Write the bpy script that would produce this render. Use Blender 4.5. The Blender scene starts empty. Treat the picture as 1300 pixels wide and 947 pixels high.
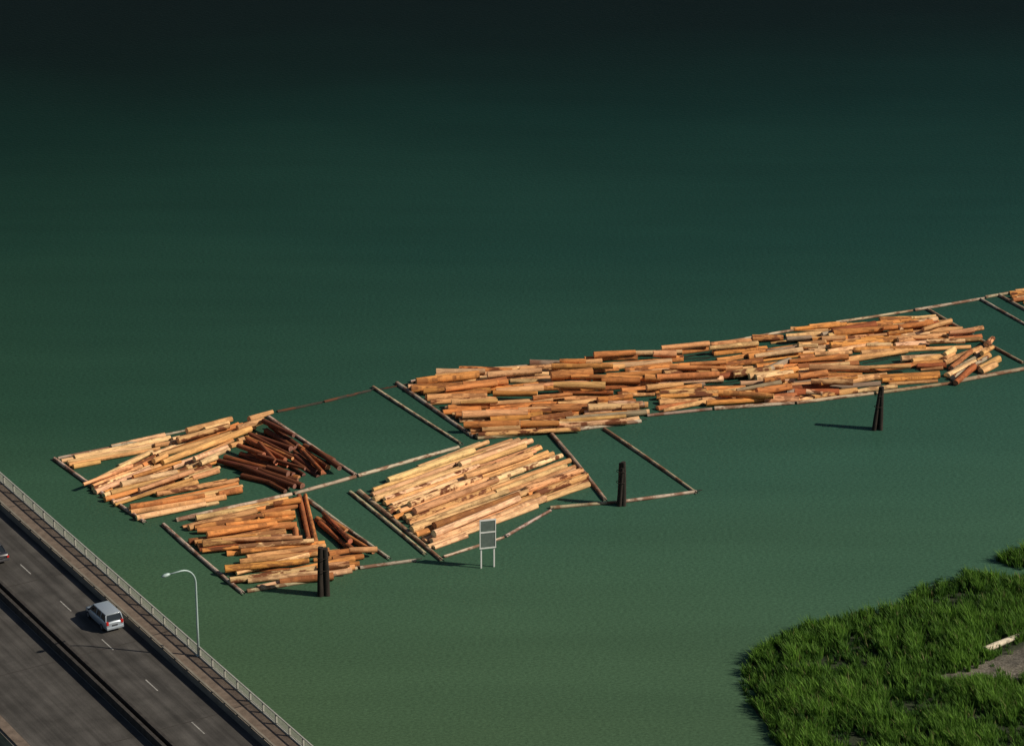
import bpy, bmesh, math, random
import numpy as np
from mathutils import Vector, Matrix, noise as mnoise
random.seed(11); np.random.seed(11)
R = random.uniform
scene = bpy.context.scene
scene.view_settings.view_transform='Standard'; scene.view_settings.look='None'; scene.view_settings.exposure=0

# ------------------------------------------------------------ survey of the site
# plan positions on the water plane / bridge deck, in metres, recovered by photogrammetry
F=4200.0; PITCH=math.radians(22); H=141.0
SP,CP=math.sin(PITCH),math.cos(PITCH)
def G(x,y,z=0.0):
    u=(x-650)/F; v=(473.5-y)/F
    t=(H-z)/(SP-v*CP)
    return Vector((u*t, t*(CP+v*SP), z))

# ------------------------------------------------------------ node helpers
def mat(name):
    m=bpy.data.materials.new(name); m.use_nodes=True
    nt=m.node_tree; return m,nt,nt.nodes['Principled BSDF']
def N(nt,t,**k):
    n=nt.nodes.new(t)
    for a,b in k.items(): setattr(n,a,b)
    return n
def mixrgb(nt,fac,a,b,mode='MIX'):
    n=N(nt,'ShaderNodeMix',data_type='RGBA',blend_type=mode)
    for s,v in ((n.inputs[0],fac),(n.inputs[6],a),(n.inputs[7],b)):
        if hasattr(v,'is_linked'): nt.links.new(v,s)
        elif isinstance(v,(int,float)): s.default_value=v
        else: s.default_value=(*v,1)
    return n.outputs[2]
def ramp(nt,src,stops):
    n=N(nt,'ShaderNodeValToRGB'); nt.links.new(src,n.inputs[0])
    e=n.color_ramp.elements
    e[0].position=stops[0][0]; e[1].position=stops[-1][0]
    for p,c in stops[1:-1]: e.new(p)
    for i,(p,c) in enumerate(stops):
        e[i].position=p; e[i].color=(*c,1) if not isinstance(c,(int,float)) else (c,c,c,1)
    return n.outputs[0]
def noise(nt,vec,scale,detail=3,rough=.6):
    n=N(nt,'ShaderNodeTexNoise'); n.inputs['Scale'].default_value=scale
    n.inputs['Detail'].default_value=detail; n.inputs['Roughness'].default_value=rough
    if vec is not None: nt.links.new(vec,n.inputs['Vector'])
    return n.outputs['Fac']
def mapping(nt,vec,scale,rot=(0,0,0)):
    n=N(nt,'ShaderNodeMapping'); n.inputs['Scale'].default_value=scale; n.inputs['Rotation'].default_value=rot
    nt.links.new(vec,n.inputs['Vector']); return n.outputs[0]
def bump(nt,bsdf,h,strength,dist):
    n=N(nt,'ShaderNodeBump'); n.inputs['Strength'].default_value=strength; n.inputs['Distance'].default_value=dist
    nt.links.new(h,n.inputs['Height']); nt.links.new(n.outputs[0],bsdf.inputs['Normal'])
def simple(name,col,rough=.7,spec=.3,metal=0,var=.25,scale=3.0,stretch=(1,1,1)):
    m,nt,b=mat(name)
    tc=N(nt,'ShaderNodeTexCoord')
    v=mapping(nt,tc.outputs['Object'],stretch)
    f=noise(nt,v,scale,5,.65)
    lo=tuple(c*(1-var) for c in col); hi=tuple(min(1,c*(1+var)) for c in col)
    nt.links.new(ramp(nt,f,[(.3,lo),(.7,hi)]),b.inputs['Base Color'])
    b.inputs['Roughness'].default_value=rough; b.inputs['Specular IOR Level'].default_value=spec
    b.inputs['Metallic'].default_value=metal
    return m

# ------------------------------------------------------------ water
def s2l(c): return tuple(((x/255)/12.92 if x/255<.04045 else ((x/255+.055)/1.055)**2.4) for x in c)
wm,nt,b=mat('river_water')
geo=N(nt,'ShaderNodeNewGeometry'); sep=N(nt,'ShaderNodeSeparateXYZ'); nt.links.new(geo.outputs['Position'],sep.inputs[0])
# light falloff painted into the water colour, darkening with distance and to the left
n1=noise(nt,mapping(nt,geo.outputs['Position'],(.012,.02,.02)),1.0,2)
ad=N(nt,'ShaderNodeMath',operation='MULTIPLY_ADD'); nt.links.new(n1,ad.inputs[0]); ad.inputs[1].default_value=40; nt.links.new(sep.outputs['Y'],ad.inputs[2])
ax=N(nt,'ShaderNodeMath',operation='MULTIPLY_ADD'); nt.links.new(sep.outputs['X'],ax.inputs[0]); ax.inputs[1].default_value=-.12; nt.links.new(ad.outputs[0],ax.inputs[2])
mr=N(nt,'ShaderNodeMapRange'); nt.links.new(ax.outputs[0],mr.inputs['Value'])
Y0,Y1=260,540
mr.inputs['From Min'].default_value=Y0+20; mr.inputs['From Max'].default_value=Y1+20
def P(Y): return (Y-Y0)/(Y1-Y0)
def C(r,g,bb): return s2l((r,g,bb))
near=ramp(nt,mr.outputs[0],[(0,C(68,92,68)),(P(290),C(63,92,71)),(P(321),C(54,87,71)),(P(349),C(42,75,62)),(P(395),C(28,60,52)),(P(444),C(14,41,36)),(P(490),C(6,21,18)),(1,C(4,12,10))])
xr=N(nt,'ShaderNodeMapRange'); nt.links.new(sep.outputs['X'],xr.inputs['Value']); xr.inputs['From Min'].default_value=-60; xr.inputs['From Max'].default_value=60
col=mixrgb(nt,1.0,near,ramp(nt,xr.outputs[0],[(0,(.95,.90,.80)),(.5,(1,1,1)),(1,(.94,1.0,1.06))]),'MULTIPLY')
n2=noise(nt,mapping(nt,geo.outputs['Position'],(1,1.8,1)),2.6,2,.7)
col=mixrgb(nt,1.0,col,ramp(nt,n2,[(.3,.80),(.7,1.20)]),'MULTIPLY')
# slow current streaks
n3=noise(nt,mapping(nt,geo.outputs['Position'],(.03,.16,1),(0,0,.25)),1.0,3,.6)
col=mixrgb(nt,1.0,col,ramp(nt,n3,[(.3,.94),(.7,1.06)]),'MULTIPLY')
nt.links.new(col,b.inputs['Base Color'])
b.inputs['Roughness'].default_value=.4; b.inputs['Specular IOR Level'].default_value=.04; b.inputs['IOR'].default_value=1.33
bump(nt,b,noise(nt,mapping(nt,geo.outputs['Position'],(1,1.6,1)),1.8,2,.6),.5,.12)
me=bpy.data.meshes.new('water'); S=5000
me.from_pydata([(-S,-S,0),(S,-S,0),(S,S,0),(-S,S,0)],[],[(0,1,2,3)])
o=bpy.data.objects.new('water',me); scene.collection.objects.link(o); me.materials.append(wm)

# ------------------------------------------------------------ logs
lm,nt,b=mat('log_wood')
ac=N(nt,'ShaderNodeAttribute',attribute_name='Col'); al=N(nt,'ShaderNodeAttribute',attribute_name='lg')
st=noise(nt,mapping(nt,al.outputs['Vector'],(.6,7,1)),1.0,4,.75)
c=mixrgb(nt,1.0,ac.outputs['Color'],ramp(nt,st,[(.3,.35),(.48,.95),(.7,1.25)]),'MULTIPLY')
pt=noise(nt,mapping(nt,al.outputs['Vector'],(.55,1.4,1.7)),1.0,3,.65)
fac=N(nt,'ShaderNodeMath',operation='MULTIPLY'); nt.links.new(ramp(nt,pt,[(.48,0.0),(.56,1.0)]),fac.inputs[0]); nt.links.new(ac.outputs['Alpha'],fac.inputs[1])
c=mixrgb(nt,fac.outputs[0],c,(.15,.050,.020))
geo=N(nt,'ShaderNodeNewGeometry'); sep=N(nt,'ShaderNodeSeparateXYZ'); nt.links.new(geo.outputs['Position'],sep.inputs[0])
wet=ramp(nt,sep.outputs['Z'],[(.03,.25),(.18,1.0)])
c=mixrgb(nt,1.0,c,wet,'MULTIPLY')
nt.links.new(c,b.inputs['Base Color']); b.inputs['Roughness'].default_value=.75; b.inputs['Specular IOR Level'].default_value=.2
bump(nt,b,st,.6,.06)

class Batch:
    def __init__(s): s.v=[];s.f=[];s.c=[];s.l=[];s.n=0
    def add(s,p0,p1,r0,r1,col,end=None,bark=.5,nr=5,ns=9):
        p0=np.array(p0,float);p1=np.array(p1,float);d=p1-p0;L=np.linalg.norm(d);d/=L
        ref=np.array([0,0,1.]) if abs(d[2])<.8 else np.array([0,1.,0])
        si=np.cross(d,ref);si/=np.linalg.norm(si);up=np.cross(si,d)
        bend=R(-.008,.008)*L; rid=R(0,500); ph=R(0,6.28)
        if end is None: end=tuple(min(.8,x*1.3+.05) for x in col)
        base=s.n; off=R(0,100)
        for i in range(nr):
            t=i/(nr-1); r=(r0+(r1-r0)*t)*R(.94,1.06)
            ce=p0+d*L*t+si*bend*math.sin(math.pi*t)
            for j in range(ns):
                a=ph+2*math.pi*j/ns; rr=r*(1+.06*math.sin(3*a+rid))
                s.v.append(ce+si*math.cos(a)*rr+up*math.sin(a)*rr)
                s.c.append((*col,bark)); s.l.append((off+L*t,(j if j<=ns/2 else ns-j)/ns*2*math.pi*r,rid))
        for i in range(nr-1):
            for j in range(ns):
                k=(j+1)%ns
                s.f.append((base+i*ns+j,base+i*ns+k,base+(i+1)*ns+k,base+(i+1)*ns+j))
        s.n+=nr*ns
        for i,flip in ((0,1),(nr-1,0)):
            b0=s.n
            for j in range(ns):
                s.v.append(s.v[base+i*ns+j]); s.c.append((*end,0)); s.l.append((off,j*.02,rid))
            s.v.append(sum(s.v[base+i*ns:base+i*ns+ns])/ns); s.c.append((*end,0)); s.l.append((off,.3,rid))
            for j in range(ns):
                k=(j+1)%ns
                s.f.append((b0+k,b0+j,b0+ns) if flip else (b0+j,b0+k,b0+ns))
            s.n+=ns+1
    def make(s,name,m=None,parent=None,smooth=True):
        me=bpy.data.meshes.new(name); me.from_pydata([tuple(x) for x in s.v],[],s.f)
        a=me.color_attributes.new('Col','FLOAT_COLOR','POINT'); a.data.foreach_set('color',np.array(s.c,dtype=np.float32).ravel())
        a=me.attributes.new('lg','FLOAT_VECTOR','POINT'); a.data.foreach_set('vector',np.array(s.l,dtype=np.float32).ravel())
        if smooth: me.polygons.foreach_set('use_smooth',[len(f)==4 for f in s.f])
        me.materials.append(m or lm)
        o=bpy.data.objects.new(name,me); scene.collection.objects.link(o)
        if parent: o.parent=parent
        return o
TAN=(.66,.35,.145);OR=(.64,.26,.075);PALE=(.74,.46,.23);RED=(.34,.10,.035);DK=(.13,.04,.02);GR=(.30,.23,.16);BR=(.44,.17,.055)
def jit(c,a=.22):
    k=R(1-a,1+a); return (c[0]*k*R(.95,1.05),c[1]*k*R(.92,1.08),c[2]*k*R(.88,1.12))
def fill(bt,poly,dpx,L,sp=.85,r=(.3,.46),pal=((TAN,1),),ang=2.0,skip=.03,holes=(),top=.12,bark=.6,zb=.12,rag=.8,endj=.7,under=.55):
    pw=[G(*p) for p in poly]; cx=sum(p[0] for p in poly)/len(poly); cy=sum(p[1] for p in poly)/len(poly)
    d=(G(cx+dpx[0]/2,cy+dpx[1]/2)-G(cx-dpx[0]/2,cy-dpx[1]/2)); d.z=0; d.normalize(); n=Vector((-d.y,d.x,0))
    o=G(cx,cy); T=[((p-o).dot(d),(p-o).dot(n)) for p in pw]
    hs=[(G(*h[:2]),h[2],h[3]) for h in holes]
    cols=[c for c,w in pal]; ws=[w for c,w in pal]
    smin=min(t[1] for t in T); smax=max(t[1] for t in T); s=smin+sp*.4
    spots=[]
    while s<smax:
        xs=[]
        for i in range(len(T)):
            a,bb=T[i],T[(i+1)%len(T)]
            if (a[1]-s)*(bb[1]-s)<0: xs.append(a[0]+(bb[0]-a[0])*(s-a[1])/(bb[1]-a[1]))
        xs.sort()
        for k in range(0,len(xs)-1,2):
            t0,t1=xs[k]-R(-rag*.4,rag),xs[k+1]+R(-rag,rag)
            t=t0
            while t<t1-1.5:
                l=R(*L)
                if t+l>t1: l=t1-t
                rest=t1-(t+l)
                if rest<2.2: l=t1-t
                l=max(l,2.5)
                spots.append((t+l/2,s+R(-.2,.2)*sp,l)); t+=l+R(-.3,endj)
        s+=sp*R(.8,1.2)
    # added dark logs awash beneath the pack, standing in for shade in the gaps
    for a,q,l in spots:
        if random.random()<under:
            ce=o+d*(a+R(-1,1))+n*(q+sp*.5)
            ll=min(l*.8,7); rr=R(.2,.3); zz=-rr*.75
            th=math.radians(random.gauss(0,ang)); dd=Vector((d.x*math.cos(th)-d.y*math.sin(th),d.x*math.sin(th)+d.y*math.cos(th),0))
            p0=ce-dd*ll/2;p1=ce+dd*ll/2;p0.z=p1.z=zz
            bt.add(p0,p1,rr,rr*.9,(.05,.035,.02),(.05,.035,.02),bark=0,nr=3)
    extra=[(a+R(-2,2),q+R(-.4,.4)*sp,l*R(.7,1)) for a,q,l in spots if random.random()<top]
    for lay,lst in ((0,spots),(1,extra)):
        for a,q,l in lst:
            if lay==0 and random.random()<skip: continue
            ce=o+d*a+n*q
            if any(abs((ce-h).x)<w/2+l*.25 and abs((ce-h).y)<hh/2 for h,w,hh in hs): continue
            th=math.radians(random.gauss(0,ang)*(1+.4*lay)); dd=Vector((d.x*math.cos(th)-d.y*math.sin(th),d.x*math.sin(th)+d.y*math.cos(th),0))
            ra=R(*r)*(1 if random.random()>.12 else 1.2); rb=ra*R(.68,.92)
            if random.random()<.5: ra,rb=rb,ra
            z=zb+R(-.12,.28)+lay*R(.45,.8)
            p0=ce-dd*l/2; p1=ce+dd*l/2
            p0.z=z+R(-.1,.1); p1.z=z+R(-.1,.1)
            bt.add(p0,p1,ra,rb,jit(random.choices(cols,ws)[0]),bark=bark*R(.2,1.3) if random.random()<.85 else 1)

PA=((TAN,3),(PALE,3),(OR,1.2),(BR,.3))
# far raft (four packs in one stockade)
bt=Batch()
PE=((TAN,3),(OR,3),(PALE,1.9),(BR,1.2),(RED,.5),(GR,.35))
rE=(.27,.48)
fill(bt,[(517,490),(610,472),(700,463),(865,447),(842,500),(812,530),(705,547),(602,555),(570,525)],(100,-5),(3.5,8.5),.76,rE,PE,5.5,.07,
  holes=[(765,482,4.5,2.6),(552,509,1.5,1.4),(698,507,2.6,2),(594,539,1.2,2),(640,500,2,1),(822,510,2,2)],top=.28)
fill(bt,[(865,447),(985,428),(1055,412),(1080,427),(1010,470),(1006,511),(840,522),(842,490)],(100,-11),(3.5,8.5),.76,rE,PE,6.5,.07,
  holes=[(968,440,4,2.8),(893,455,2.5,3),(940,488,3,2),(1000,462,2,1.8),(1002,492,1.5,1.5)],top=.34)
fill(bt,[(1055,412),(1185,403),(1248,434),(1200,455),(1192,485),(1012,512),(1012,470),(1062,440)],(100,-9),(3.5,8.5),.76,rE,PE,6.5,.07,
  holes=[(1100,462,5,3.2),(1222,420,2.2,3),(1042,442,2.6,2),(1150,474,2,2),(1180,450,2,1.6)],top=.34)
fill(bt,[(1198,458),(1248,441),(1268,465),(1212,487)],(60,-30),(4.5,6.5),.72,(.3,.46),PE,6,.0,top=.3)
fill(bt,[(602,549),(700,541),(790,530),(812,536),(705,552),(606,560)],(100,-9),(6,11),.7,(.26,.38),((PALE,2),(TAN,2)),3,.05,top=.1)
bt.make('log_raft')
# middle raft
bt=Batch()
fill(bt,[(470,625),(596,568),(655,560),(744,600),(746,618),(554,698)],(172,-62),(11,16),.70,(.29,.43),((PALE,3.6),(TAN,3),(OR,.6),(BR,.2)),1.4,.0,top=.14,bark=.45,rag=.8,endj=.15,under=.2)
bt.make('log_raft')
# left raft
bt=Batch(); k=dict(bark=.4,top=.2,skip=.05)
rA=(.24,.40)
fill(bt,[(78,588),(140,567),(212,554),(215,568),(150,584),(95,596)],(130,-24),(8,12),.66,rA,PA,3,**k)
fill(bt,[(106,616),(180,578),(222,568),(212,592),(140,630)],(100,-42),(7,11),.68,rA,PA,3,**k)
fill(bt,[(205,574),(235,551),(327,535),(324,556),(262,588),(208,596)],(105,-36),(7,11),.68,rA,PA,4,**k)
fill(bt,[(140,634),(200,598),(262,584),(280,602),(220,626),(150,642)],(105,-34),(7,11),.68,rA,PA,4,**k)
fill(bt,[(165,646),(235,618),(310,610),(292,636),(250,648),(180,660)],(120,-20),(7,12),.68,rA,PA+((OR,2),),4,**k)
bt.make('log_raft')
PD=((RED,1.8),(DK,3.4),(BR,.5))
bt=Batch()
fill(bt,[(314,558),(346,546),(422,584),(404,608),(318,580)],(80,42),(5,9),.78,(.23,.38),PD,7,.08,top=.4,bark=1)
fill(bt,[(266,588),(322,578),(386,606),(380,626),(328,614)],(90,26),(5,9),.78,(.23,.38),PD,8,.08,top=.4,bark=1)
bt.make('log_raft')
# lower-left raft
bt=Batch(); PC=((OR,3),(TAN,2),(BR,1.2),(PALE,.8),(RED,.4)); k=dict(bark=.7,top=.3,skip=.05)
rC=(.26,.43)
fill(bt,[(236,666),(300,646),(366,634),(370,652),(300,670),(256,676)],(115,-22),(6,10),.72,rC,PC,5,**k)
fill(bt,[(244,684),(300,668),(370,656),(370,692),(310,704),(258,704)],(110,-12),(6,10),.72,rC,PC,6,**k)
fill(bt,[(288,740),(318,704),(398,690),(454,710),(450,728),(400,740),(345,746)],(110,-16),(6,10),.72,rC,PC,6,**k)
fill(bt,[(370,632),(396,634),(402,688),(374,688)],(3,50),(8,12),.75,(.26,.42),((RED,2),(BR,1.2)),3,bark=1,top=.1)
fill(bt,[(402,664),(418,660),(470,700),(452,708),(410,682)],(50,37),(6,9),.75,(.25,.38),((RED,2),(BR,1.2)),5,bark=1,top=.2)
bt.make('log_raft')
bt=Batch()
fill(bt,[(1278,374),(1310,365),(1420,352),(1440,366),(1300,388)],(100,-9),(5,9),.75,rE,PE,5,.06,top=.25)
bt.make('log_raft')

# boom sticks (stockade frames)
def chain(pts,r=.24,ln=20,wet=False):
    P_=[G(*p) for p in pts]
    for a,bb in zip(P_,P_[1:]):
        L=(bb-a).length; n=max(1,round(L/ln)); d=(bb-a)/n
        for i in range(n):
            u=d.normalized(); perp=Vector((-u.y,u.x,0))
            p0=a+d*i+u*.15+perp*R(-.12,.12); p1=a+d*(i+1)-u*.15+perp*R(-.12,.12)
            p0.z=p1.z=-.04 if wet else R(.03,.1)
            t=Batch(); cc=random.choice([(.44,.35,.24),(.48,.38,.27),(.32,.24,.16),(.40,.33,.24)])
            if wet: cc=(.05,.05,.038)
            t.add(p0,p1,r*R(.85,1.05),r*R(.7,.88),jit(cc),bark=.75,nr=9)
            # coupling chain where two sticks meet
            q=p1+u*.15; t.add(q-u*.5+Vector((0,0,r*.6)),q+u*.5+Vector((0,0,r*.6)),.05,.05,(.05,.045,.04),bark=0,nr=2,ns=5)
            t.make('boom_stick')
chain([(68,583),(183,664)],.28)
chain([(72,583),(140,569),(245,546)],.2)
chain([(222,662),(372,628),(452,605),(583,568)],.3)
chain([(240,657),(300,643)],.2)
chain([(335,525),(452,604)],.26)
chain([(350,523),(410,511),(472,496)],.26,wet=True)
chain([(472,492),(585,564)],.26)
chain([(474,496),(518,488)],.18,wet=True)
chain([(502,487),(601,556)],.27)
chain([(207,666),(309,754)],.27)
chain([(312,752),(400,738),(455,722),(530,712)],.28)
chain([(390,633),(493,710)],.26)
chain([(443,625),(541,704)],.24)
chain([(455,624),(562,712)],.3)
chain([(562,708),(640,682),(700,648)],.24)
chain([(700,552),(770,636)],.28)
chain([(765,545),(884,626)],.26)
chain([(697,646),(790,638),(886,625)],.27)
chain([(604,557),(705,549),(815,535)],.34)
chain([(820,529),(905,520),(1010,513),(1110,500),(1210,487),(1300,469),(1420,446)],.3)
chain([(608,471),(760,457),(900,440),(1060,411)],.22)
chain([(1060,411),(1160,395),(1250,379),(1380,355)],.26)
chain([(1178,393),(1300,462)],.24)
chain([(1245,380),(1340,434)],.24)
chain([(1266,375),(1365,430)],.26)
chain([(520,486),(610,472)],.26)

# ------------------------------------------------------------ mooring dolphins
pm=simple('creosoted_timber',(.030,.024,.020),.85,.2,0,.5,2,(3,3,.4))
def piling(base,h,piles,sc=1.0):
    e=bpy.data.objects.new('mooring_piling',None); scene.collection.objects.link(e); e.location=G(*base)
    for i,(dx,dy,tx,ty,hh,rr) in enumerate(piles):
        t=Batch(); t.add((dx*1.1,dy*1.1,-2),(tx,ty,h*hh),rr*1.1,rr*.85,(.03,.025,.02),(.16,.14,.12),bark=0,nr=7,ns=12)
        t.make('pile_%d'%(i+1),pm,e)
    t=Batch()
    for z in (h*.55,h*.80):
        for a in range(12):
            a0=a*math.pi/6;a1=(a+1)*math.pi/6;rr=.62*sc
            t.add((math.cos(a0)*rr,math.sin(a0)*rr*.8,z),(math.cos(a1)*rr,math.sin(a1)*rr*.8,z),.035,.035,(.05,.04,.035),bark=0,nr=2,ns=5)
    t.make('cable_wrap',pm,e)
piling((411,756),5.2,[(-.28,0,-.2,0,1,.32),(.3,.1,.22,.05,.97,.32),(0,.5,0,.3,.93,.3)])
piling((788,642),4.9,[(-.3,0,.12,0,.88,.27),(.25,.1,.22,.1,1,.29),(-.1,.5,0,.3,.95,.27)],.8)
piling((1114,546),5.1,[(-.5,0,.12,0,.93,.24),(.35,.1,.28,0,1,.26),(-.05,.6,.2,.25,.97,.25)],.75)

# ------------------------------------------------------------ generic mesh helpers
def bm_box(bm,x0,x1,y0,y1,z0,z1,mi=0):
    vs=[bm.verts.new(p) for p in ((x0,y0,z0),(x1,y0,z0),(x1,y1,z0),(x0,y1,z0),(x0,y0,z1),(x1,y0,z1),(x1,y1,z1),(x0,y1,z1))]
    for f in ((3,2,1,0),(4,5,6,7),(0,1,5,4),(1,2,6,5),(2,3,7,6),(3,0,4,7)):
        fc=bm.faces.new([vs[i] for i in f]); fc.material_index=mi
def obj(bm,name,mats,parent=None,bevel=0,smooth=False):
    bmesh.ops.recalc_face_normals(bm,faces=bm.faces)
    me=bpy.data.meshes.new(name); bm.to_mesh(me); bm.free()
    for m in mats: me.materials.append(m)
    o=bpy.data.objects.new(name,me); scene.collection.objects.link(o)
    if parent: o.parent=parent
    if smooth: me.polygons.foreach_set('use_smooth',[True]*len(me.polygons))
    if bevel:
        md=o.modifiers.new('b','BEVEL'); md.width=bevel; md.segments=2; md.limit_method='ANGLE'
    return o

# ------------------------------------------------------------ sign
white=simple('white_paint',(.72,.72,.70),.6,.3,0,.08)
panel=simple('weathered_sign_face',(.12,.155,.14),.6,.2,0,.2)
e=bpy.data.objects.new('navigation_sign',None); scene.collection.objects.link(e); e.location=G(619,720); e.rotation_euler=(0,0,math.radians(14))
bm=bmesh.new()
for x in(-.66,.66): bm_box(bm,x-.07,x+.07,-.07,.07,-1.5,5.15)
obj(bm,'posts',[white],e,.01)
bm=bmesh.new(); bm_box(bm,-.76,.76,-.135,-.075,2.25,5.25); obj(bm,'panel',[panel],e)
bm=bmesh.new()
for z in(2.2,3.9,5.2): bm_box(bm,-.84,.84,-.17,-.072,z-.07,z+.07)
for x in(-.83,.74): bm_box(bm,x,x+.09,-.165,-.074,2.272,3.828); bm_box(bm,x,x+.09,-.165,-.074,3.972,5.128)
obj(bm,'frame',[white],e)

# ------------------------------------------------------------ bridge
DZ=10.0
pa=G(0,600,DZ+1.1); pb=G(295,858,DZ+1.1); A=(pb-pa).normalized()
br=bpy.data.objects.new('road_bridge',None); scene.collection.objects.link(br)
br.location=(pa.x,pa.y,DZ); br.rotation_euler=(0,0,math.atan2(A.y,A.x))
X0,X1=-160,190
am,nt,b=mat('asphalt')
tc=N(nt,'ShaderNodeTexCoord'); vo=tc.outputs['Object']
f1=noise(nt,vo,14,4,.7); f2=noise(nt,mapping(nt,vo,(.03,1.2,1)),1.0,3,.6); f3=noise(nt,vo,.35,4,.6)
c=ramp(nt,f1,[(.3,(.046,.043,.040)),(.7,(.085,.079,.072))])
c=mixrgb(nt,1.0,c,ramp(nt,f2,[(.35,.68),(.65,1.25)]),'MULTIPLY'); c=mixrgb(nt,1.0,c,ramp(nt,f3,[(.35,.75),(.65,1.2)]),'MULTIPLY')
nt.links.new(c,b.inputs['Base Color']); b.inputs['Roughness'].default_value=.9; b.inputs['Specular IOR Level'].default_value=.2
conc=simple('concrete',(.20,.175,.14),.9,.2,0,.35,1.6,(.4,2,2)); walk=simple('sidewalk_concrete',(.15,.115,.09),.9,.2,0,.3,1.5)
dark=simple('dark_barrier',(.045,.040,.036),.85,.2,0,.4,1.5); rail=simple('railing_paint',(.33,.33,.29),.5,.3,0,.2)  # dark mottled tone for the median barrier and expansion joints
line=simple('road_paint',(.30,.29,.27),.8,.2,0,.5,6)
bm=bmesh.new(); bm_box(bm,X0,X1,-9.45,.25,-.6,0); bm_box(bm,X0,X1,-20.2,-9.95,-.6,0)
for y in(-1,-4,-7,-9,-11,-14,-17,-19.5): bm_box(bm,X0,X1,y-.25,y+.25,-2.2,-.6)
obj(bm,'deck',[conc],br)
bm=bmesh.new()
for y0,y1 in((-9.2,-2.55),(-19.0,-10.3)):
    bm.faces.new([bm.verts.new(p) for p in((X0,y0,.006),(X1,y0,.006),(X1,y1,.006),(X0,y1,.006))])
obj(bm,'road_surface',[am],br)
bm=bmesh.new(); bm_box(bm,X0,X1,-2.2,-.12,0.002,.16); bm_box(bm,X0,X1,-20.0,-19.1,0.002,.16); obj(bm,'sidewalk',[walk],br)
bm=bmesh.new(); x=X0+6
while x<X1:
    for y0,y1,z in((-9.2,-2.55,.0105),(-19.0,-10.3,.0105),(-2.2,-.12,.1645)):
        bm.faces.new([bm.verts.new(p) for p in((x,y0,z),(x+.12,y0,z),(x+.12,y1,z),(x,y1,z))])
    x+=16
obj(bm,'expansion_joints',[dark],br)
bm=bmesh.new()
bm_box(bm,X0,X1,-2.5,-2.22,0.002,.55)
bm_box(bm,X0,X1,-2.46,-2.26,.70,.80)
x=X0
while x<X1: bm_box(bm,x,x+.18,-2.45,-2.27,.552,.698); x+=2.4
obj(bm,'inner_parapet',[conc],br)
bm=bmesh.new(); bm_box(bm,X0,X1,-9.48,-9.22,.002,.75); bm_box(bm,X0,X1,-10.22,-9.92,.002,.75); obj(bm,'median_barrier',[dark],br)
# outer railing
bm=bmesh.new()
bm_box(bm,X0,X1,-.10,.20,.002,.22)
bm_box(bm,X0,X1,-.02,.10,1.04,1.12); bm_box(bm,X0,X1,.01,.07,.30,.35)
x=X0
while x<X1:
    bm_box(bm,x,x+.16,-.05,.13,.222,1.038); 
    y=x+.3
    while y<x+2.35: bm_box(bm,y,y+.035,.022,.058,.352,1.038); y+=.17
    x+=2.4
obj(bm,'outer_railing',[rail],br)
bm=bmesh.new()
def strip(x0,x1,y,w=.11):
    bm.faces.new([bm.verts.new(p) for p in((x0,y-w/2,.015),(x1,y-w/2,.015),(x1,y+w/2,.015),(x0,y+w/2,.015))])
px=G(88,770,DZ); lx=(px-br.location).dot(A)
x=lx-1.5-9*20
while x<X1-5:
    if x>X0: strip(x,x+2.4,-5.75)
    x+=9
obj(bm,'lane_markings',[line],br)
bm=bmesh.new()
for x in range(X0+12,X1,32):
    bm_box(bm,x,x+1.6,-19.5,-.8,-3.4,-2.2)
    for y in(-3,-10,-17): bm_box(bm,x+.2,x+1.4,y-.7,y+.7,-14,-3.4)
obj(bm,'piers',[conc],br)
Mb=Matrix.Translation(br.location)@Matrix.Rotation(br.rotation_euler.z,4,'Z')

# ------------------------------------------------------------ street lamp
e=bpy.data.objects.new('street_lamp',None); scene.collection.objects.link(e)
lp=G(253,834,DZ); la=(lp-br.location).dot(A)
e.location=Mb@Vector((la,.02,.2)); e.rotation_euler=(0,0,br.rotation_euler.z)
lampm=simple('lamp_pole_paint',(.36,.46,.45),.45,.4,.1,.06)
def tube(bm,pts,rads,ns=10):
    rings=[]
    for i,p in enumerate(pts):
        p=Vector(p); a=Vector(pts[max(0,i-1)]); c_=Vector(pts[min(len(pts)-1,i+1)]); d=(c_-a).normalized()
        s=d.cross(Vector((1,0,0))); s=s.normalized() if s.length>.01 else Vector((0,1,0)); u=s.cross(d)
        rings.append([bm.verts.new(p+(s*math.cos(t*2*math.pi/ns)+u*math.sin(t*2*math.pi/ns))*rads[i]) for t in range(ns)])
    for r0,r1 in zip(rings,rings[1:]):
        for j in range(ns): bm.faces.new((r0[j],r0[(j+1)%ns],r1[(j+1)%ns],r1[j]))
    bm.faces.new(rings[0][::-1]); bm.faces.new(rings[-1])
bm=bmesh.new()
pts=[(0,0,0),(0,0,3),(0,0,7.0)]; rads=[.12,.10,.085]
for i in range(1,9):
    a=i/8*math.pi/2; pts.append((0,-1.3*(1-math.cos(a)),7.0+1.45*math.sin(a))); rads.append(.075)
pts.append((0,-2.5,8.42)); rads.append(.055)
tube(bm,pts,rads); bm_box(bm,-.2,.2,-.2,.2,-.02,.06); obj(bm,'pole',[lampm],e,0,True)
bm=bmesh.new(); tube(bm,[(0,-2.4,8.42),(0,-2.55,8.42),(0,-2.9,8.38),(0,-3.2,8.34)],[.07,.15,.17,.06],10)
o=obj(bm,'lamp_head',[lampm],e,0,True)

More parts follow.
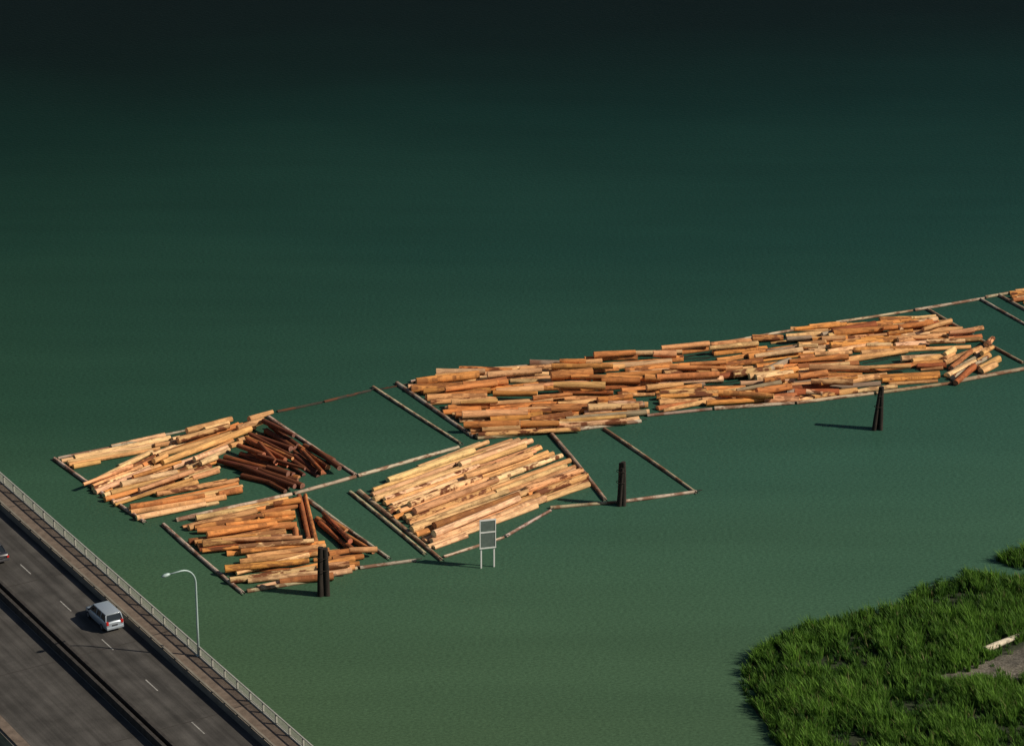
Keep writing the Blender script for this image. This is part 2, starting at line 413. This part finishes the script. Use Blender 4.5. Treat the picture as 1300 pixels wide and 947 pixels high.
# ------------------------------------------------------------ cars
glass,nt,b=mat('car_glass'); b.inputs['Base Color'].default_value=(.015,.02,.025,1); b.inputs['Roughness'].default_value=.08
rub=simple('tyre_rubber',(.02,.02,.02),.9); chrome=simple('wheel_alloy',(.5,.5,.52),.3,.5,.8,.1)
redl=simple('tail_lamp',(.45,.02,.015),.3,.5); trim=simple('bumper_trim',(.05,.05,.055),.6)
def car(name,paintcol,lx,ly,van=True):
    e=bpy.data.objects.new(name,None); scene.collection.objects.link(e)
    e.location=Mb@Vector((lx,ly,.012)); e.rotation_euler=(0,0,br.rotation_euler.z+math.pi)  # nose away, +x = forward
    pm_=simple(name+'_paint',paintcol,.35,.5,.25,.03); pm_.node_tree.nodes['Principled BSDF'].inputs['Coat Weight'].default_value=.5
    if van: st_=[(-2.33,.78,.42,.90),(-2.25,.87,.32,1.0),(-1.5,.92,.28,1.03),(0,.93,.28,1.0),(1.1,.92,.28,.97),(1.75,.89,.30,.88),(2.2,.80,.34,.74),(2.35,.66,.42,.62)]
    else: st_=[(-2.3,.72,.42,.80),(-2.2,.84,.32,.92),(-1.4,.88,.28,.95),(0,.89,.28,.93),(1.0,.88,.28,.90),(1.7,.85,.30,.82),(2.15,.76,.34,.70),(2.28,.62,.42,.6)]
    bm=bmesh.new(); rings=[]
    for x,w,z0,z1 in st_:
        rings.append([bm.verts.new(p) for p in((x,-w*.93,z0),(x,-w,z0+.2),(x,-w,z1-.15),(x,-w*.92,z1),(x,0,z1+.05),(x,w*.92,z1),(x,w,z1-.15),(x,w,z0+.2),(x,w*.93,z0))])
    for r0,r1 in zip(rings,rings[1:]):
        for j in range(8): bm.faces.new((r0[j],r0[j+1],r1[j+1],r1[j]))
        bm.faces.new((r0[8],r0[0],r1[0],r1[8]))
    bm.faces.new(rings[0][::-1]); bm.faces.new(rings[-1]); obj(bm,'body',[pm_],e,.03,True)
    g=[(-2.22,.82,1.0),(-1.98,.70,1.62),(.55,.70,1.66),(1.35,.80,.97)] if van else [(-1.75,.76,.92),(-1.05,.62,1.38),(.35,.62,1.42),(1.15,.76,.90)]
    (xa,wa,za),(xb,wb,zb),(xc,wc,zc),(xd,wd,zd)=g
    bm=bmesh.new(); V=lambda *p: bm.verts.new(p)
    l=[V(xa,-wa,za-.03),V(xb,-wb,zb),V(xc,-wc,zc),V(xd,-wd,zd-.03)]; r=[V(xa,wa,za-.03),V(xb,wb,zb),V(xc,wc,zc),V(xd,wd,zd-.03)]
    bm.faces.new(l); bm.faces.new(r[::-1])
    for i in range(3): bm.faces.new((l[i],r[i],r[i+1],l[i+1]))
    obj(bm,'windows',[glass],e)
    bm=bmesh.new(); bm_box(bm,xb-.06,xc+.04,-wb-.02,wb+.02,zb-.05,zb+.07)
    def bar(p,q,w=.045):
        tube(bm,[p,q],[w,w],6)
    for s in(-1,1):
        bar((xa,s*wa,za-.03),(xb,s*wb,zb),.06); bar((xd,s*wd,zd-.03),(xc,s*wc,zc),.05)
        for t in ((.33,.68) if van else (.5,)):
            xt=xb+(xc-xb)*t; bar((xt+.05,s*(wa+.02),za),(xt,s*wb,zb),.045)
    obj(bm,'roof_and_pillars',[pm_],e,.03,True)
    bm=bmesh.new()
    for x in(-1.45,1.45):
        for s in(-1,1): 
            rr=[]
            for p in [(x,s*.70,.33),(x,s*.93,.33)]: rr.append([bm.verts.new((p[0]+.33*math.cos(t*math.pi/9),p[1],p[2]+.33*math.sin(t*math.pi/9))) for t in range(18)])
            for j in range(18): bm.faces.new((rr[0][j],rr[0][(j+1)%18],rr[1][(j+1)%18],rr[1][j]))
            bm.faces.new(rr[0]); bm.faces.new(rr[1])
    obj(bm,'tyres',[rub],e,.02)
    bm=bmesh.new()
    for x in(-1.45,1.45):
        for s in(-1,1): bm.faces.new([bm.verts.new((x+.2*math.cos(t*math.pi/8),s*.936,.33+.2*math.sin(t*math.pi/8))) for t in range(16)])
    obj(bm,'hubcaps',[chrome],e)
    bm=bmesh.new(); h=.95 if van else .78
    for s in(-1,1): bm_box(bm,-2.36,-2.15,s*.70-.11,s*.70+.11,h-.2,h+.12 if van else h)
    obj(bm,'tail_lamps',[redl],e,.02)
    bm=bmesh.new(); bm_box(bm,-2.42,-2.2,-.82,.82,.32,.55); bm_box(bm,2.2,2.40,-.66,.66,.32,.52)
    obj(bm,'bumpers',[trim if not van else pm_],e,.04)
    bm=bmesh.new()
    for s in(-1,1): bm_box(bm,.95,1.1,s*1.0-.09,s*1.0+.09,1.0,1.14)
    bm_box(bm,-2.38,-2.33,-.26,.26,.62,.76); obj(bm,'mirrors_and_plate',[trim],e,.02)
cp=G(129,790,DZ); car('minivan',(.34,.39,.44),(cp-br.location).dot(A),-4.1)
cp=G(-22,708,DZ); car('sedan_car',(.03,.03,.035),(cp-br.location).dot(A),-7.3,False)

# ------------------------------------------------------------ riverbank and marsh
land=[(946,862),(950,840),(972,824),(1010,803),(1085,783),(1140,776),(1178,745),(1225,728),(1275,734),(1310,738),(1420,717),(1700,640),(1900,900),(1900,1500),(1300,1500),(1080,1100),(1010,980),(960,900)]
isl=[(1262,711),(1290,702),(1330,692),(1420,670),(1420,700),(1330,720),(1290,722)]
grav=[(1190,864),(1215,855),(1250,843),(1300,826),(1420,792),(1460,810),(1400,845),(1310,862),(1240,872),(1205,872)]
def W(p): return np.array([[*G(*q)][:2] for q in p])
def sdist(P_,poly):
    x,y=P_[:,0],P_[:,1]; ins=np.zeros(len(x),bool); d=np.full(len(x),1e9)
    for i in range(len(poly)):
        a=poly[i];bb=poly[(i+1)%len(poly)]; ab=bb-a
        t=np.clip(((x-a[0])*ab[0]+(y-a[1])*ab[1])/(ab@ab),0,1)
        d=np.minimum(d,np.hypot(x-a[0]-t*ab[0],y-a[1]-t*ab[1]))
        c_=((a[1]>y)!=(bb[1]>y)); xi=a[0]+(y-a[1])/(bb[1]-a[1]+1e-12)*ab[0]; ins^=c_&(x<xi)
    return np.where(ins,d,-d)
Lw,Iw,Gw=W(land),W(isl),W(grav)
x0,x1=Lw[:,0].min()-4,Lw[:,0].max(); y0,y1=Lw[:,1].min(),Lw[:,1].max()+3
def hgt(P_):
    d=np.maximum(sdist(P_,Lw),sdist(P_,Iw)); g=np.clip(sdist(P_,Gw),0,8)
    nz=np.array([mnoise.noise(Vector((p[0]*.35,p[1]*.35,0)))*.18+mnoise.noise(Vector((p[0]*1.7,p[1]*1.7,3)))*.05 for p in P_])
    return np.clip(d*.12,-.8,.4)+nz*np.clip(d+.5,0,1)+g*.06
nx=int((x1-x0)/.6); ny=int((y1-y0)/.6)
gx,gy=np.meshgrid(np.linspace(x0,x1,nx),np.linspace(y0,y1,ny)); PP=np.stack([gx.ravel(),gy.ravel()],1); zz=hgt(PP)
bme=bpy.data.meshes.new('riverbank')
bme.from_pydata([(p[0],p[1],z) for p,z in zip(PP,zz)],[],[(j*nx+i,j*nx+i+1,(j+1)*nx+i+1,(j+1)*nx+i) for j in range(ny-1) for i in range(nx-1)])
bme.polygons.foreach_set('use_smooth',[True]*len(bme.polygons))
gcol=np.clip(sdist(PP,Gw)*1.2+.5,0,1)
a=bme.color_attributes.new('Grav','FLOAT_COLOR','POINT'); a.data.foreach_set('color',np.repeat(gcol[:,None],4,1).astype(np.float32).ravel())
gm,nt,b=mat('gravel_mud'); geo=N(nt,'ShaderNodeNewGeometry')
c=ramp(nt,noise(nt,geo.outputs['Position'],5,6,.75),[(.3,(.06,.05,.035)),(.5,(.15,.13,.10)),(.68,(.34,.31,.26))])
c=mixrgb(nt,1.0,c,ramp(nt,noise(nt,geo.outputs['Position'],.7,3),[(.35,.5),(.65,1.1)]),'MULTIPLY')
sod=ramp(nt,noise(nt,geo.outputs['Position'],4,3),[(.3,(.012,.018,.007)),(.7,(.03,.045,.014))])
ga=N(nt,'ShaderNodeAttribute',attribute_name='Grav'); c=mixrgb(nt,ga.outputs['Fac'],sod,c)
nt.links.new(c,b.inputs['Base Color']); b.inputs['Roughness'].default_value=.95; bump(nt,b,noise(nt,geo.outputs['Position'],4,6,.8),1,.15)
bme.materials.append(gm); o=bpy.data.objects.new('riverbank',bme); scene.collection.objects.link(o)

# reed / grass tufts: each tuft is a spray of bent blades
NT=32000; BL=14
tp=np.stack([np.random.uniform(x0,68,NT),np.random.uniform(236,y1-3,NT)],1)
tp=tp[(tp[:,0]<tp[:,1]*.172+4)]
dl=np.maximum(sdist(tp,Lw),sdist(tp,Iw)); m_=dl>-.8; tp=tp[m_]; dl=dl[m_]; dg=sdist(tp,Gw)
tn=np.array([mnoise.noise(Vector((p[0]*.2,p[1]*.14,1)))*.9+.7*mnoise.noise(Vector((p[0]*.7,p[1]*.5,7))) for p in tp])
keep=(dl>tn*1.1-.2)&((dg<tn*1.4+.1)|(np.random.rand(len(tp))<.02))&(np.random.rand(len(tp))<np.clip(.85+tn*1.1,.22,1))
tp,tn,dl,dg=tp[keep],tn[keep],dl[keep],dg[keep]; nt_=len(tp)
tz=np.maximum(hgt(tp),-.1)
tt=np.random.beta(2,2.6,nt_)           # tuft vigour
tH=np.clip(.5+tt*1.4+tn*1.0,.35,2.4)*np.clip(.75+dl*.3,.6,1)*np.clip(.6-dg*.25,.35,1)
rep=lambda a: np.repeat(a,BL,axis=0)
n=nt_*BL; ang=np.random.uniform(0,2*np.pi,n); rad=np.random.rand(n)**.7*.20
bx=rep(tp)+np.stack([np.cos(ang)*rad,np.sin(ang)*rad],1)
hh=rep(tH)*np.random.uniform(.6,1.12,n)
th=np.random.uniform(0,2*np.pi,n); wd=np.random.uniform(.022,.05,n)
le=np.random.uniform(.08,.5,n)*hh
b0=np.stack([bx[:,0],bx[:,1],rep(tz)-.03],1); z0_=np.zeros(n)
side=np.stack([np.cos(th)*wd,np.sin(th)*wd,z0_],1); ln=np.stack([np.cos(ang)*le-.18*hh,np.sin(ang)*le,z0_],1); up=np.stack([z0_,z0_,hh],1)
Vv=np.stack([b0-side,b0+side,b0+up*.62+ln*.4+side*.9,b0+up*.62+ln*.4-side*.9,b0+up*.97+ln],1).reshape(-1,3)
idx=np.arange(n)*5
loops=np.stack([idx,idx+1,idx+2,idx+3,idx+3,idx+2,idx+4],1).ravel()
ls=np.stack([np.arange(n)*7,np.arange(n)*7+4],1).ravel()
me=bpy.data.meshes.new('marsh_grass'); me.vertices.add(n*5); me.vertices.foreach_set('co',Vv.ravel())
me.loops.add(n*7); me.loops.foreach_set('vertex_index',loops.astype(np.int32)); me.polygons.add(n*2); me.polygons.foreach_set('loop_start',ls.astype(np.int32))
me.update(calc_edges=True)
k=np.clip(rep(.40+tn*.6+(tt-.4)*.5+np.random.normal(0,.16,nt_))+np.random.normal(0,.1,n),0,1)[:,None]
cc=np.array([[.026,.080,.014]])*(1-k)+np.array([[.14,.28,.036]])*k
dry=np.random.rand(n)<.03; cc[dry]=(.20,.19,.08)
ca=np.concatenate([np.repeat(cc,5,axis=0),np.ones((n*5,1))],1).astype(np.float32)
a=me.color_attributes.new('Col','FLOAT_COLOR','POINT'); a.data.foreach_set('color',ca.ravel())
gm,nt,b=mat('grass_blades'); ac=N(nt,'ShaderNodeAttribute',attribute_name='Col'); nt.links.new(ac.outputs['Color'],b.inputs['Base Color'])
b.inputs['Roughness'].default_value=.6; b.inputs['Specular IOR Level'].default_value=.2
tr=N(nt,'ShaderNodeBsdfTranslucent'); nt.links.new(ac.outputs['Color'],tr.inputs[0]); mx=N(nt,'ShaderNodeMixShader'); mx.inputs[0].default_value=.35
nt.links.new(b.outputs[0],mx.inputs[1]); nt.links.new(tr.outputs[0],mx.inputs[2]); nt.links.new(mx.outputs[0],nt.nodes['Material Output'].inputs[0])
me.materials.append(gm); o=bpy.data.objects.new('marsh_grass',me); scene.collection.objects.link(o)
# driftwood
t=Batch(); p=G(1250,834);q=G(1298,814); p.z=q.z=.8; t.add(p,q,.34,.26,(.62,.55,.42),bark=.15); t.make('driftwood_log')

# ------------------------------------------------------------ light
EL=math.radians(36); az=math.atan2(1,-.22)
sd=Vector((math.sin(az)*math.cos(EL),math.cos(az)*math.cos(EL),math.sin(EL)))
su=bpy.data.lights.new('sun','SUN'); su.energy=4.7; su.angle=math.radians(.5); su.color=(1,.90,.74)
o=bpy.data.objects.new('sun',su); scene.collection.objects.link(o); o.rotation_euler=sd.to_track_quat('Z','Y').to_euler(); o.location=(100,200,200)
w=bpy.data.worlds.new('World'); scene.world=w; w.use_nodes=True; nt=w.node_tree
sk=N(nt,'ShaderNodeTexSky',sky_type='NISHITA'); sk.sun_disc=False; sk.sun_elevation=EL; sk.sun_rotation=az
nt.links.new(sk.outputs[0],nt.nodes['Background'].inputs[0]); nt.nodes['Background'].inputs[1].default_value=.05
cam=bpy.data.cameras.new('camera'); cam.sensor_width=36; cam.lens=F/1300*36; cam.clip_end=20000; cam.clip_start=1
o=bpy.data.objects.new('camera',cam); scene.collection.objects.link(o); o.location=(0,0,H); o.rotation_euler=(math.pi/2-PITCH,0,0); scene.camera=o
